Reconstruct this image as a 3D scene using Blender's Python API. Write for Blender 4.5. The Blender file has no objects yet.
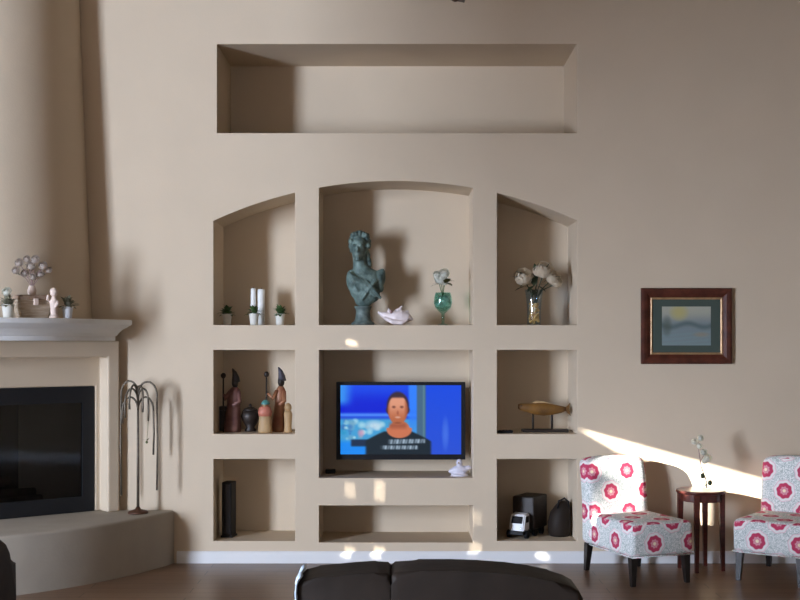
import bpy, bmesh, math, random
from mathutils import Vector, Matrix
random.seed(7)
C = bpy.context.scene.collection
PI = math.pi
F = 1200.0            # focal length in pixels of the 800x600 frame
H = 1.551             # eye height
HOR = 342.0           # horizon row
D = F / 142.5         # distance of the niche wall
XL, XR, YB, ZC = -3.45, 4.6, -5.0, 4.3   # XL: short wall behind the corner fireplace
XW, YS = -8.0, 6.93    # window wall of the open room to the left, end of the short wall

def at(px, py, Y):
    return Vector(((px - 400) * Y / F, Y, H - (py - HOR) * Y / F))
def X_at(px, Y): return (px - 400) * Y / F
def wx(px): return (px - 400) / 142.5
def wz(py): return (563 - py) / 142.5

# ------------------------------------------------------------------ materials
def lin(c):
    return tuple(((v / 255.0) / 12.92 if v / 255.0 <= .04045 else ((v / 255.0 + .055) / 1.055) ** 2.4) for v in c)
class NT:
    def __init__(s, mat):
        s.t = mat.node_tree; s.n = s.t.nodes; s.l = s.t.links
    def new(s, typ, **kw):
        n = s.n.new(typ)
        for k, v in kw.items(): setattr(n, k, v)
        return n
    def put(s, sock, v):
        if isinstance(v, bpy.types.NodeSocket): s.l.new(v, sock)
        else: sock.default_value = v
    def math(s, op, a, b=0.0, c=None):
        n = s.new('ShaderNodeMath', operation=op); s.put(n.inputs[0], a); s.put(n.inputs[1], b)
        if c is not None: s.put(n.inputs[2], c)
        return n.outputs[0]
    def mix(s, f, a, b):
        n = s.new('ShaderNodeMix', data_type='RGBA'); s.put(n.inputs[0], f)
        s.put(n.inputs[6], a); s.put(n.inputs[7], b); return n.outputs[2]
def c4(c): return (c[0], c[1], c[2], 1)
def mat(name, col, rough=.6, metal=0, noise=0.0, scale=20, bump=0.0, bscale=60, col2=None, spec=.5, coat=0, trans=0, ior=1.45, stretch=None):
    m = bpy.data.materials.new(name); m.use_nodes = True
    k = NT(m); b = k.n['Principled BSDF']
    b.inputs['Roughness'].default_value = rough; b.inputs['Metallic'].default_value = metal
    b.inputs['Specular IOR Level'].default_value = spec; b.inputs['Coat Weight'].default_value = coat
    b.inputs['Transmission Weight'].default_value = trans; b.inputs['IOR'].default_value = ior
    b.inputs['Base Color'].default_value = c4(col)
    if noise or col2 or bump:
        tc = k.new('ShaderNodeTexCoord'); mp = k.new('ShaderNodeMapping')
        if stretch: mp.inputs['Scale'].default_value = stretch
        k.l.new(tc.outputs['Object'], mp.inputs['Vector'])
    if noise or col2:
        nz = k.new('ShaderNodeTexNoise'); nz.inputs['Scale'].default_value = scale; nz.inputs['Detail'].default_value = 5
        k.l.new(mp.outputs[0], nz.inputs['Vector'])
        r = k.new('ShaderNodeValToRGB'); k.l.new(nz.outputs['Fac'], r.inputs[0])
        r.color_ramp.elements[0].position = .3; r.color_ramp.elements[1].position = .7
        a = col; d = col2 if col2 else tuple(min(1, v * (1 + noise)) for v in col)
        if not col2: a = tuple(v * (1 - noise) for v in col)
        r.color_ramp.elements[0].color = c4(a); r.color_ramp.elements[1].color = c4(d)
        k.l.new(r.outputs[0], b.inputs['Base Color'])
    if bump:
        nb = k.new('ShaderNodeTexNoise'); nb.inputs['Scale'].default_value = bscale; nb.inputs['Detail'].default_value = 3
        k.l.new(mp.outputs[0], nb.inputs['Vector'])
        bp = k.new('ShaderNodeBump'); bp.inputs['Strength'].default_value = bump; bp.inputs['Distance'].default_value = .01
        k.l.new(nb.outputs['Fac'], bp.inputs['Height']); k.l.new(bp.outputs[0], b.inputs['Normal'])
    return m

M = {}
M['wall'] = mat('beige_plaster', (.62, .51, .38), .85, noise=.02, scale=3, bump=.08, bscale=90, spec=.2)
M['low_bounce'] = mat('low_bounce_plaster', (.30, .22, .14), .85, noise=.02, scale=3, spec=.2)  # house plaster darkened on unseen walls to cut bounce fill in the niches
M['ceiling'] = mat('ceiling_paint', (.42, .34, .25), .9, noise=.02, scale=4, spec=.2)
M['base'] = mat('white_trim', (.74, .74, .74), .45)
M['mantel'] = mat('pale_mantel', (.80, .81, .80), .5, noise=.02, scale=8)
M['hearth'] = mat('taupe_plaster', (.40, .36, .30), .8, noise=.05, scale=5, bump=.1, bscale=70)
M['black'] = mat('black_plastic', (.010, .010, .012), .5, spec=.25)
M['blackmetal'] = mat('black_metal', (.012, .013, .016), .5, metal=.2)
M['soot'] = mat('soot', (.015, .016, .018), .8, noise=.3, scale=9)
M['log'] = mat('grey_log', (.10, .085, .065), .9, noise=.5, scale=14)
M['iron'] = mat('bronze_iron', (.14, .115, .085), .5, metal=.5, noise=.25, scale=30)
M['ironbase'] = mat('rust_iron', (.10, .045, .025), .5, metal=.4, noise=.2, scale=30)
M['leather'] = mat('dark_leather', (.016, .011, .008), .62, col2=(.026, .018, .013), scale=6, bump=.35, bscale=9, spec=.22)
M['leg'] = mat('espresso_wood', (.012, .009, .008), .35, noise=.3, scale=20)
M['tablewood'] = mat('mahogany', (.05, .012, .009), .3, col2=(.10, .02, .014), scale=12, stretch=(1, 1, 6), coat=.3)
M['bronze'] = mat('verdigris', (.045, .072, .065), .6, col2=(.19, .27, .24), scale=16, bump=.5, bscale=45, metal=.15)
M['bronzebase'] = mat('verdigris_socle', (.05, .075, .07), .55, col2=(.17, .22, .20), scale=22, bump=.3, bscale=40)
M['shell'] = mat('porcelain_pink', (.80, .70, .69), .35, noise=.05, scale=12)
M['shellrim'] = mat('shell_opening', (.30, .20, .20), .5)
M['potwhite'] = mat('white_ceramic', (.78, .77, .70), .35)
M['candle'] = mat('candle_wax', (.80, .80, .76), .5)
M['wick'] = mat('wick', (.03, .03, .03), .9)
M['green'] = mat('leaf_green', (.035, .085, .022), .55, col2=(.09, .16, .05), scale=30)
M['darkgreen'] = mat('leaf_dark', (.018, .032, .014), .5, col2=(.04, .055, .02), scale=30)
M['olive'] = mat('leaf_olive', (.07, .08, .012), .5, col2=(.11, .11, .03), scale=30)
M['sage'] = mat('leaf_sage', (.20, .20, .13), .7, col2=(.30, .28, .2), scale=30)
M['cream'] = mat('cream_petal', (.80, .70, .55), .6, noise=.06, scale=40)
M['palepetal'] = mat('blush_petal', (.62, .54, .48), .7, noise=.15, scale=40)
M['whitepetal'] = mat('white_petal', (.82, .82, .74), .6, noise=.05, scale=40)
M['glass'] = mat('clear_glass', (.93, .97, .96), .03, trans=1, ior=1.3)
M['teal'] = mat('teal_glass', (.55, .78, .74), .05, trans=.85, ior=1.35)
M['blueglass'] = mat('blue_glass', (.62, .74, .80), .05, trans=.8, ior=1.35)
M['gold'] = mat('amber_stones', (.75, .36, .07), .35, col2=(.9, .55, .2), scale=30)
M['tan'] = mat('tan_wood', (.42, .27, .13), .55, noise=.25, scale=16, stretch=(1, 1, .3))
M['redwood'] = mat('red_brown_wood', (.24, .075, .04), .5, col2=(.36, .17, .08), scale=14)
M['plumrobe'] = mat('plum_paint', (.13, .05, .05), .55, col2=(.24, .12, .09), scale=14)
M['darkwood'] = mat('dark_wood', (.022, .014, .010), .5, noise=.3, scale=20)
M['bluepaint'] = mat('slate_paint', (.05, .045, .06), .55, noise=.2, scale=20)
M['tealpaint'] = mat('teal_paint', (.08, .24, .22), .5)
M['salmon'] = mat('salmon_paint', (.50, .17, .11), .5)
M['amber'] = mat('amber_wood', (.10, .045, .012), .5, col2=(.24, .11, .02), scale=10)
M['frame'] = mat('mahogany_frame', (.05, .014, .008), .5, col2=(.11, .03, .016), scale=14, spec=.3)
M['gilt'] = mat('gilt_liner', (.42, .25, .12), .4, metal=.3, noise=.2, scale=30)
M['mat'] = mat('dark_green_mat', (.055, .075, .06), .8)
M['whiteplastic'] = mat('white_plastic', (.78, .78, .80), .35)
M['lilac'] = mat('lilac_porcelain', (.66, .63, .70), .35)
M['wicker'] = mat('wicker', (.34, .25, .17), .8, col2=(.56, .46, .35), scale=40, stretch=(.3, .3, 2))
M['rosepaint'] = mat('rose_plaster', (.72, .58, .50), .7, noise=.08, scale=20)
M['blue'] = mat('pale_blue_matte', (.55, .66, .78), .8)
M['shade'] = mat('white_sun_panel', (.8, .78, .74), .9)
M['twig'] = mat('twig', (.30, .20, .18), .7)
M['blade'] = mat('fan_wood', (.07, .04, .025), .4)

def mat_glasspane():
    m = bpy.data.materials.new('smoked_pane'); m.use_nodes = True
    k = NT(m); k.n.remove(k.n['Principled BSDF'])
    t = k.new('ShaderNodeBsdfTransparent'); t.inputs[0].default_value = (.55, .57, .6, 1)
    g = k.new('ShaderNodeBsdfGlossy'); g.inputs['Roughness'].default_value = .06; g.inputs[0].default_value = (.8, .85, .9, 1)
    fr = k.new('ShaderNodeFresnel'); fr.inputs[0].default_value = 1.45
    mx = k.new('ShaderNodeMixShader'); k.l.new(fr.outputs[0], mx.inputs[0]); k.l.new(t.outputs[0], mx.inputs[1]); k.l.new(g.outputs[0], mx.inputs[2])
    k.l.new(mx.outputs[0], k.n['Material Output'].inputs[0]); return m
def mat_thin(name, tint):
    m = M['pane'].copy(); m.name = name
    for n in m.node_tree.nodes:
        if n.type == 'BSDF_TRANSPARENT': n.inputs[0].default_value = c4(tint)
        if n.type == 'MIX_SHADER':
            for l in list(n.inputs[0].links): m.node_tree.links.remove(l)
            n.inputs[0].default_value = .07
    return m
M['pane'] = mat_glasspane()
M['glass'] = mat_thin('clear_glass', (.93, .96, .96)); M['teal'] = mat_thin('teal_glass', (.66, .86, .82)); M['blueglass'] = mat_thin('blue_glass', (.86, .92, .97))

def mat_floor():
    m = bpy.data.materials.new('floor_planks'); m.use_nodes = True
    k = NT(m); b = k.n['Principled BSDF']
    tc = k.new('ShaderNodeTexCoord')
    br = k.new('ShaderNodeTexBrick'); br.inputs['Scale'].default_value = 1
    br.inputs['Brick Width'].default_value = 1.3; br.inputs['Row Height'].default_value = .14; br.inputs['Mortar Size'].default_value = .003
    br.inputs['Color1'].default_value = (.21, .12, .07, 1); br.inputs['Color2'].default_value = (.27, .16, .095, 1); br.inputs['Mortar'].default_value = (.04, .025, .017, 1)
    k.l.new(tc.outputs['Object'], br.inputs['Vector'])
    mp = k.new('ShaderNodeMapping'); mp.inputs['Scale'].default_value = (1.5, 14, 1); k.l.new(tc.outputs['Object'], mp.inputs[0])
    nz = k.new('ShaderNodeTexNoise'); nz.inputs['Scale'].default_value = 2; nz.inputs['Detail'].default_value = 6; k.l.new(mp.outputs[0], nz.inputs[0])
    mu = k.new('ShaderNodeMix', data_type='RGBA', blend_type='MULTIPLY'); mu.inputs[0].default_value = .5
    k.l.new(br.outputs['Color'], mu.inputs[6]); k.l.new(nz.outputs['Fac'], mu.inputs[7])
    k.l.new(mu.outputs[2], b.inputs['Base Color'])
    b.inputs['Roughness'].default_value = .33; b.inputs['Specular IOR Level'].default_value = .4
    return m
M['floor'] = mat_floor()

def mat_fabric():
    m = bpy.data.materials.new('medallion_fabric'); m.use_nodes = True
    k = NT(m); b = k.n['Principled BSDF']; b.inputs['Roughness'].default_value = .9; b.inputs['Specular IOR Level'].default_value = .15
    uv = k.new('ShaderNodeUVMap'); sp = k.new('ShaderNodeSeparateXYZ'); k.l.new(uv.outputs[0], sp.inputs[0])
    A = .27
    u = k.math('DIVIDE', sp.outputs[0], A); v = k.math('DIVIDE', sp.outputs[1], A)
    def cell(o):
        a = k.math('SUBTRACT', k.math('FRACT', k.math('ADD', u, 10 + o)), .5)
        c = k.math('SUBTRACT', k.math('FRACT', k.math('ADD', v, 10 + o)), .5)
        d = k.math('SQRT', k.math('ADD', k.math('MULTIPLY', a, a), k.math('MULTIPLY', c, c)))
        ang = k.math('ARCTAN2', c, a)
        return k.math('ADD', d, k.math('MULTIPLY', k.math('SINE', k.math('MULTIPLY', ang, 8)), .010))
    d = k.math('MINIMUM', cell(0), cell(.5))
    # background: grey green foliage swirls on off white
    nz = k.new('ShaderNodeTexNoise'); nz.inputs['Scale'].default_value = 34; nz.inputs['Detail'].default_value = 2; k.l.new(uv.outputs[0], nz.inputs[0])
    wv = k.math('SINE', k.math('MULTIPLY', nz.outputs['Fac'], 46))
    rb = k.new('ShaderNodeValToRGB'); k.l.new(k.math('MULTIPLY_ADD', wv, .5, .5), rb.inputs[0])
    rb.color_ramp.elements[0].position = .25; rb.color_ramp.elements[0].color = (.44, .49, .47, 1)
    rb.color_ramp.elements[1].position = .7; rb.color_ramp.elements[1].color = (.80, .80, .78, 1)
    r = k.new('ShaderNodeValToRGB'); k.l.new(d, r.inputs[0]); cr = r.color_ramp; cr.interpolation = 'LINEAR'
    st = [(0, (.85, .75, .5)), (.035, (.85, .75, .55)), (.05, (.62, .17, .24)), (.085, (.70, .38, .42)), (.11, (.52, .06, .12)), (.185, (.50, .045, .11)), (.205, (.82, .78, .76)), (.25, (.80, .76, .75)), (.262, (.74, .45, .50)), (.285, (.80, .80, .78))]
    while len(cr.elements) < len(st): cr.elements.new(.5)
    for e, (p, c) in zip(cr.elements, st): e.position = p; e.color = c4(c)
    f = k.math('GREATER_THAN', d, .275)
    k.l.new(k.mix(f, r.outputs[0], rb.outputs[0]), b.inputs['Base Color'])
    return m
M['fabric'] = mat_fabric()

def mat_vcol(name, emit=0.0, rough=.6):
    m = bpy.data.materials.new(name); m.use_nodes = True
    k = NT(m); b = k.n['Principled BSDF']
    a = k.new('ShaderNodeVertexColor', layer_name='Col')
    if emit:
        b.inputs['Base Color'].default_value = (.01, .01, .01, 1); k.l.new(a.outputs[0], b.inputs['Emission Color']); b.inputs['Emission Strength'].default_value = emit
    else: k.l.new(a.outputs[0], b.inputs['Base Color'])
    if emit: b.inputs['Specular IOR Level'].default_value = .08
    b.inputs['Roughness'].default_value = rough
    return m

for q in ('cream', 'whitepetal', 'palepetal'):      # thin petals let light through
    k = NT(M[q]); b = k.n['Principled BSDF']; tr = k.new('ShaderNodeBsdfTranslucent'); mx = k.new('ShaderNodeMixShader'); mx.inputs[0].default_value = .4
    src = b.inputs['Base Color'].links[0].from_socket; k.l.new(src, tr.inputs[0])
    k.l.new(b.outputs[0], mx.inputs[1]); k.l.new(tr.outputs[0], mx.inputs[2]); k.l.new(mx.outputs[0], k.n['Material Output'].inputs[0])

# ------------------------------------------------------------------ mesh helpers
def obj(name, bm, m, parent=None, smooth=False, loc=None):
    me = bpy.data.meshes.new(name)
    bmesh.ops.recalc_face_normals(bm, faces=bm.faces[:])
    bm.to_mesh(me); bm.free()
    if m: me.materials.append(m)
    if smooth: me.polygons.foreach_set('use_smooth', [True] * len(me.polygons))
    o = bpy.data.objects.new(name, me); C.objects.link(o)
    if parent: o.parent = parent
    if loc is not None: o.location = loc
    return o
def tag(o, label=None, cat=None, group=None, kind=None):
    if label: o['label'] = label
    if cat: o['category'] = cat
    if group: o['group'] = group
    if kind: o['kind'] = kind
    return o
def thing(name, label, cat, loc=(0, 0, 0), rz=0, group=None):
    o = bpy.data.objects.new(name, None); C.objects.link(o); o.empty_display_size = .1
    o.location = loc; o.rotation_euler = (0, 0, rz); return tag(o, label, cat, group)
def struct(name, bm, m, parent=None, smooth=False):
    o = obj(name, bm, m, parent, smooth)
    if parent is None: o['kind'] = 'structure'
    return o
def B(): return bmesh.new()
def box(bm, x0, x1, y0, y1, z0, z1, r=0, seg=3, M4=None):
    ret = bmesh.ops.create_cube(bm, size=1)
    vs = ret['verts']
    for v in vs:
        v.co = Vector(((x0 + x1) / 2 + v.co.x * (x1 - x0), (y0 + y1) / 2 + v.co.y * (y1 - y0), (z0 + z1) / 2 + v.co.z * (z1 - z0)))
    if r:
        es = list({e for v in vs for e in v.link_edges})
        rr = bmesh.ops.bevel(bm, geom=es, offset=r, segments=seg, profile=.5, affect='EDGES')
        vs = list({v for f in rr['faces'] for v in f.verts} | {v for v in vs if v.is_valid})
    if M4 is not None: bmesh.ops.transform(bm, matrix=M4, verts=[v for v in vs if v.is_valid])
    return bm
def ball(bm, c, r, u=14, v=10, M4=None):
    if not hasattr(r, '__len__'): r = (r, r, r)
    ret = bmesh.ops.create_uvsphere(bm, u_segments=u, v_segments=v, radius=1)
    m = Matrix.Translation(Vector(c)) @ (M4 if M4 is not None else Matrix.Identity(4)) @ Matrix.Diagonal((r[0], r[1], r[2], 1))
    bmesh.ops.transform(bm, matrix=m, verts=ret['verts']); return bm
def tube(bm, pts, r, seg=8):
    pts = [Vector(p) for p in pts]; n = len(pts)
    rs = r if hasattr(r, '__len__') else [r] * n
    rings = []; up = None
    for i, p in enumerate(pts):
        t = (pts[min(i + 1, n - 1)] - pts[max(i - 1, 0)]).normalized()
        if up is None: up = t.orthogonal().normalized()
        up = (up - t * up.dot(t)).normalized(); s = t.cross(up)
        rings.append([bm.verts.new(p + (up * math.cos(a) + s * math.sin(a)) * rs[i]) for a in [2 * PI * k / seg for k in range(seg)]])
    for a, b in zip(rings, rings[1:]):
        for k in range(seg): bm.faces.new((a[k], a[(k + 1) % seg], b[(k + 1) % seg], b[k]))
    bm.faces.new(rings[0][::-1]); bm.faces.new(rings[-1]); return bm
def lathe(bm, prof, c=(0, 0, 0), seg=24, sx=1, sy=1):
    rings = []
    for r, z in prof:
        rings.append([bm.verts.new((c[0] + sx * max(r, .0004) * math.cos(2 * PI * k / seg), c[1] + sy * max(r, .0004) * math.sin(2 * PI * k / seg), c[2] + z)) for k in range(seg)])
    for a, b in zip(rings, rings[1:]):
        for k in range(seg): bm.faces.new((a[k], a[(k + 1) % seg], b[(k + 1) % seg], b[k]))
    bm.faces.new(rings[0][::-1]); bm.faces.new(rings[-1]); return bm
def loft(bm, rings, closed=True):
    vr = [[bm.verts.new(p) for p in r] for r in rings]; n = len(vr[0])
    for a, b in zip(vr, vr[1:]):
        for k in range(n if closed else n - 1): bm.faces.new((a[k], a[(k + 1) % n], b[(k + 1) % n], b[k]))
    bm.faces.new(vr[0][::-1]); bm.faces.new(vr[-1]); return bm
def prism(bm, poly, y0, y1, axis='y'):
    if axis == 'y': f = lambda p, t: (p[0], t, p[1])
    elif axis == 'x': f = lambda p, t: (t, p[0], p[1])
    else: f = lambda p, t: (p[0], p[1], t)
    return loft(bm, [[f(p, y0) for p in poly], [f(p, y1) for p in poly]])
def leaf(bm, base, d, L, w, bend=.25, up=Vector((0, 0, 1))):
    base = Vector(base); d = Vector(d).normalized(); s = d.cross(up)
    if s.length < .1: s = d.cross(Vector((1, 0, 0)))
    s.normalize(); n = s.cross(d)
    P = lambda t, a, h: bm.verts.new(base + d * (L * t) + s * (w * a) + n * (h * L))
    c = [P(0, 0, 0), P(.35, 0, bend * .5), P(.7, 0, bend * .45), P(1, 0, 0)]
    for sg in (1, -1):
        e = [P(.35, sg * .5, bend * .62), P(.7, sg * .42, bend * .55)]
        bm.faces.new((c[0], e[0], c[1])); bm.faces.new((c[1], e[0], e[1], c[2])); bm.faces.new((c[2], e[1], c[3]))
def rose(bm, c, r, d=(0, -.7, .7), seed=0):
    rn = random.Random(seed); c = Vector(c)
    q = Vector((0, 0, 1)).rotation_difference(Vector(d).normalized()).to_matrix()
    ball(bm, c, r * .5, 10, 8)
    for ring, (n, rad, t0, t1, flare) in enumerate([(3, .5, .2, 1.5, 0), (4, .74, .55, 1.75, .1), (5, .92, .85, 2.0, .10), (6, 1.0, 1.15, 2.15, .14)]):
        for i in range(n):
            a0 = 2 * PI * i / n + ring * .6 + rn.uniform(-.2, .2); wd = 2 * PI / n * .62; tl = rn.uniform(-.12, .15)
            g = []
            for a in range(5):
                row = []
                for b in range(4):
                    fa = (a / 4 - .5) * 2; q_ = b / 3; th = t1 + (t0 + tl - t1) * q_ + .2 * fa * fa * q_
                    rr = r * rad * (1 + flare * q_ * q_ + .06 * math.sin(fa * 5 + i) * q_)
                    ph = a0 + fa * wd
                    p = Vector((math.sin(th) * math.cos(ph), math.sin(th) * math.sin(ph), math.cos(th) * .85)) * rr
                    row.append(bm.verts.new(c + q @ p))
                g.append(row)
            for a in range(4):
                for b in range(3): bm.faces.new((g[a][b], g[a + 1][b], g[a + 1][b + 1], g[a][b + 1]))
def boolean(base, cutters):
    for c in cutters:
        md = base.modifiers.new('b', 'BOOLEAN'); md.operation = 'DIFFERENCE'; md.solver = 'EXACT'; md.object = c
    bpy.context.view_layer.update()
    dg = bpy.context.evaluated_depsgraph_get()
    me = bpy.data.meshes.new_from_object(base.evaluated_get(dg))
    base.modifiers.clear(); old = base.data; base.data = me
    for c in cutters: bpy.data.objects.remove(c, do_unlink=True)
def remesh(o, vox):
    md = o.modifiers.new('r', 'REMESH'); md.mode = 'VOXEL'; md.voxel_size = vox; md.use_smooth_shade = True
    s = o.modifiers.new('s', 'SMOOTH'); s.factor = .5; s.iterations = 3
    bpy.context.view_layer.update()
    me = bpy.data.meshes.new_from_object(o.evaluated_get(bpy.context.evaluated_depsgraph_get()))
    o.modifiers.clear(); o.data = me
def boxuv(o):
    me = o.data; uv = me.uv_layers.new(name='UVMap')
    for p in me.polygons:
        n = p.normal; ax = max(range(3), key=lambda i: abs(n[i]))
        for li in p.loop_indices:
            c = me.vertices[me.loops[li].vertex_index].co
            uv.data[li].uv = ((c.y + .4, c.z) if ax == 0 else (c.x + .335, c.z) if ax == 1 else (c.x + .335, c.y + .07))

# ------------------------------------------------------------------ the room shell
def cutter(poly, y0, y1, axis='y'):
    return obj('cut', prism(B(), poly, y0, y1, axis), None)
wall = struct('wall_back', box(B(), XL - .25, XR + .2, D, D + 1.0, -.1, ZC), M['wall'])
def rect(a, b, t, bt): return [(wx(a), wz(bt)), (wx(b), wz(bt)), (wx(b), wz(t)), (wx(a), wz(t))]
ARC_R, ARC_C, ARC_T = 436.0, 395.5, 181.0
def arch(a, b, bt):
    p = [(wx(a), wz(bt)), (wx(b), wz(bt))]
    for i in range(17):
        px = b + (a - b) * i / 16
        p.append((wx(px), wz(ARC_T + ARC_R - math.sqrt(ARC_R ** 2 - (px - ARC_C) ** 2))))
    return p
DL, DT = .47, .68
cuts = [(rect(217, 577, 44, 133), DT), (arch(213.5, 295, 325), DL), (arch(319, 473, 325), DL), (arch(497, 577, 325), DL),
        (rect(213.5, 295, 350, 434), DL), (rect(319, 473, 350, 478), DL), (rect(497, 577, 350, 434), DL),
        (rect(213.5, 295, 459, 541), DL), (rect(319, 473, 505.5, 542.5), DL), (rect(497, 577, 459, 541), DL)]
boolean(wall, [cutter(p, D - .2, D + d) for p, d in cuts])
bv = wall.modifiers.new('bullnose', 'BEVEL'); bv.width = .012; bv.segments = 3; bv.limit_method = 'ANGLE'; bv.angle_limit = math.radians(35)

floor = struct('floor', box(B(), XW - .25, XR + .2, YB - .2, D + .05, -.1, 0), M['floor'])
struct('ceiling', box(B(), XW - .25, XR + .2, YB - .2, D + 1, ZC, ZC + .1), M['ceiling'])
struct('wall_right', box(B(), XR, XR + .2, YB - .2, D, 0, ZC), M['low_bounce'])
struct('wall_left', box(B(), XL - .2, XL, YS + .2, D, 0, ZC), M['wall'])
struct('wall_alcove', box(B(), XW, XL, YS, YS + .2, 0, ZC), M['wall'])
wl = struct('wall_windows', box(B(), XW - .2, XW, YB - .2, YS + .2, 0, ZC), M['low_bounce'])
WIN = [(-2.75, 2.2, .3, 2.9), (2.8, 5.2, .3, 3.9)]
boolean(wl, [cutter([(a, z0), (b, z0), (b, z1), (a, z1)], XW - .4, XW + .2, 'x') for a, b, z0, z1 in WIN])
struct('shading_lintel', box(B(), XL - .2, XL, YB, 4.5, 2.4, ZC), M['wall'])   # unseen lintel wall added to darken the upper right of the niche wall
wf = struct('wall_front', box(B(), XW, XR, YB - .2, YB, 0, ZC), M['low_bounce'])
FW = (-2.2, 2.6, .3, 2.5)
boolean(wf, [cutter([(FW[0], FW[2]), (FW[1], FW[2]), (FW[1], FW[3]), (FW[0], FW[3])], YB - .4, YB + .2)])
def window_frame(name, a, b, z0, z1, side):
    bm = B(); w = .06
    for (u0, u1, v0, v1) in [(a, b, z0, z0 + w), (a, b, z1 - w, z1), (a, a + w, z0 + w, z1 - w), (b - w, b, z0 + w, z1 - w), ((a + b) / 2 - .03, (a + b) / 2 + .03, z0 + w, z1 - w)]:
        if side == 'left': box(bm, XW - .16, XW - .06, u0, u1, v0, v1)
        else: box(bm, u0, u1, YB - .16, YB - .06, v0, v1)
    return struct(name, bm, M['base'])
w1 = window_frame('window_1', *WIN[0], 'left')
obj('sun_blocker', box(B(), XW - .19, XW - .17, WIN[0][0] - 0, WIN[0][1], WIN[0][2], WIN[0][3]), M['shade'], w1)  # opaque unseen panel added to keep the sun out of this window
w3 = window_frame('window_3', *FW, 'front')
obj('sun_blocker', box(B(), FW[0], FW[1], YB - .19, YB - .17, FW[2], FW[3]), M['shade'], w3)  # opaque panel added to stop sun through the rear opening

# the sun comes low from the left through openings cut in an added, unseen mask
SUN = Vector((2.0, 1.0, -.56))
def bp(px, py):
    x, z = wx(px), wz(py); return D - (x - XW) / 2, z + .28 * (x - XW)
a, b, z0, z1 = WIN[1]
fr = B()
for (u0, u1, v0, v1) in [(a, b, z0, z0 + .05), (a, b, z1 - .05, z1), (a, a + .05, z0 + .05, z1 - .05), (b - .05, b, z0 + .05, z1 - .05)]:
    box(fr, XW - .16, XW - .08, u0, u1, v0, v1)
w2 = struct('window_2', fr, M['base'])
sh = obj('sun_mask', box(B(), XW - .012, XW - .008, a, b, z0, z1), M['shade'], w2)  # unseen mask added to shape the sun patch and light spots
hole = [bp(*q) for q in [(582, 429.5), (621, 452), (648, 459.5), (664, 467), (676, 479), (684, 493), (691, 498), (692, 545), (708, 548), (709, 498), (728, 494), (740, 492), (752, 498), (758, 512), (767, 514), (767, 481)]]  # sun patch outline traced back to the mask, cut to miss the left chair
cs = [cutter(hole, XW - .1, XW + .1, 'x')]
for (px, py, w, h) in [(353, 343, 4.5, 5), (351.5, 490, 1.8, 14), (381, 491, 2.2, 20), (351.5, 553, 2.4, 12), (381, 553, 3, 12), (477, 518, 1.4, 14), (477, 549, 2.4, 12), (548, 557, 5, 6)]:  # small slits added in the mask for the light spots on the wall
    yc, zc = bp(px, py); hw, hh = w / 285 / 2 * 1.0, h / 142.5 / 2
    cs.append(cutter([(yc - hw, zc - hh), (yc + hw, zc - hh), (yc + hw, zc + hh), (yc - hw, zc + hh)], XW - .1, XW + .1, 'x'))
boolean(sh, cs)

bb = B()
prof = [(0, 0), (-.016, 0), (-.016, .062), (-.011, .074), (-.006, .082), (0, .084)]
loft(bb, [[(x, D + p[0], p[1]) for p in prof] for x in (-1.565, XR)])
struct('baseboard_back', bb, M['base'])
bb = B(); loft(bb, [[(XR + p[0], y, p[1]) for p in prof] for y in (YB, D - .02)]); struct('baseboard_right', bb, M['base'])

# ------------------------------------------------------------------ fireplace in the corner
fr_ = Vector((.78, .626, 0)).normalized(); fn = Vector((.626, -.78, 0)).normalized(); FM = Vector((-2.712, 7.90, 0))
def fp(s, n, z=0): return FM + fr_ * s + fn * n + Vector((0, 0, z))
E = .004
def clamp(p):
    return Vector((max(p.x, XL + E), min(p.y, D - E), p.z))
fire = thing('fireplace', 'corner fireplace with curved hearth, pale mantel and tall rounded chimney', 'fireplace', (0, 0, 0))
HZ = wz(510)
# hearth: bowed front edge
def hearth_ring(off, z):
    pts = []
    for i in range(41):
        s = -1.5 + 3.0 * i / 40
        p = fp(s, 0.665 - off - s * s / 4.0, z)
        pts.append(p)
    ins = [p for p in pts if p.y < D - E and p.x > XL + E]
    def cross(p, q, fn_):   # interpolate to the wall
        return p.lerp(q, fn_)
    out = []
    for p, q in zip(pts, pts[1:]):
        pi, qi = (p.y < D - E and p.x > XL + E), (q.y < D - E and q.x > XL + E)
        if pi: out.append(p)
        if pi != qi:
            ts = []
            if (p.y - (D - E)) * (q.y - (D - E)) < 0: ts.append(((D - E) - p.y) / (q.y - p.y))
            if (p.x - (XL + E)) * (q.x - (XL + E)) < 0: ts.append(((XL + E) - p.x) / (q.x - p.x))
            out.append(p.lerp(q, ts[0]))
    n = 30; L = [0]
    for p, q in zip(out, out[1:]): L.append(L[-1] + (q - p).length)
    res = []
    for i in range(n):
        t = L[-1] * i / (n - 1); k = 0
        while k < len(L) - 2 and L[k + 1] < t: k += 1
        res.append(out[k].lerp(out[k + 1], (t - L[k]) / max(1e-9, L[k + 1] - L[k])))
    res.append(Vector((XL + E, D - E, z))); return res
bm = loft(B(), [hearth_ring(0, 0.0), hearth_ring(0, HZ - .02), hearth_ring(.006, HZ - .006), hearth_ring(.02, HZ)])
ho = obj('hearth', bm, M['hearth'], fire, True)
ho.modifiers.new('e', 'EDGE_SPLIT').split_angle = math.radians(50)
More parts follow.
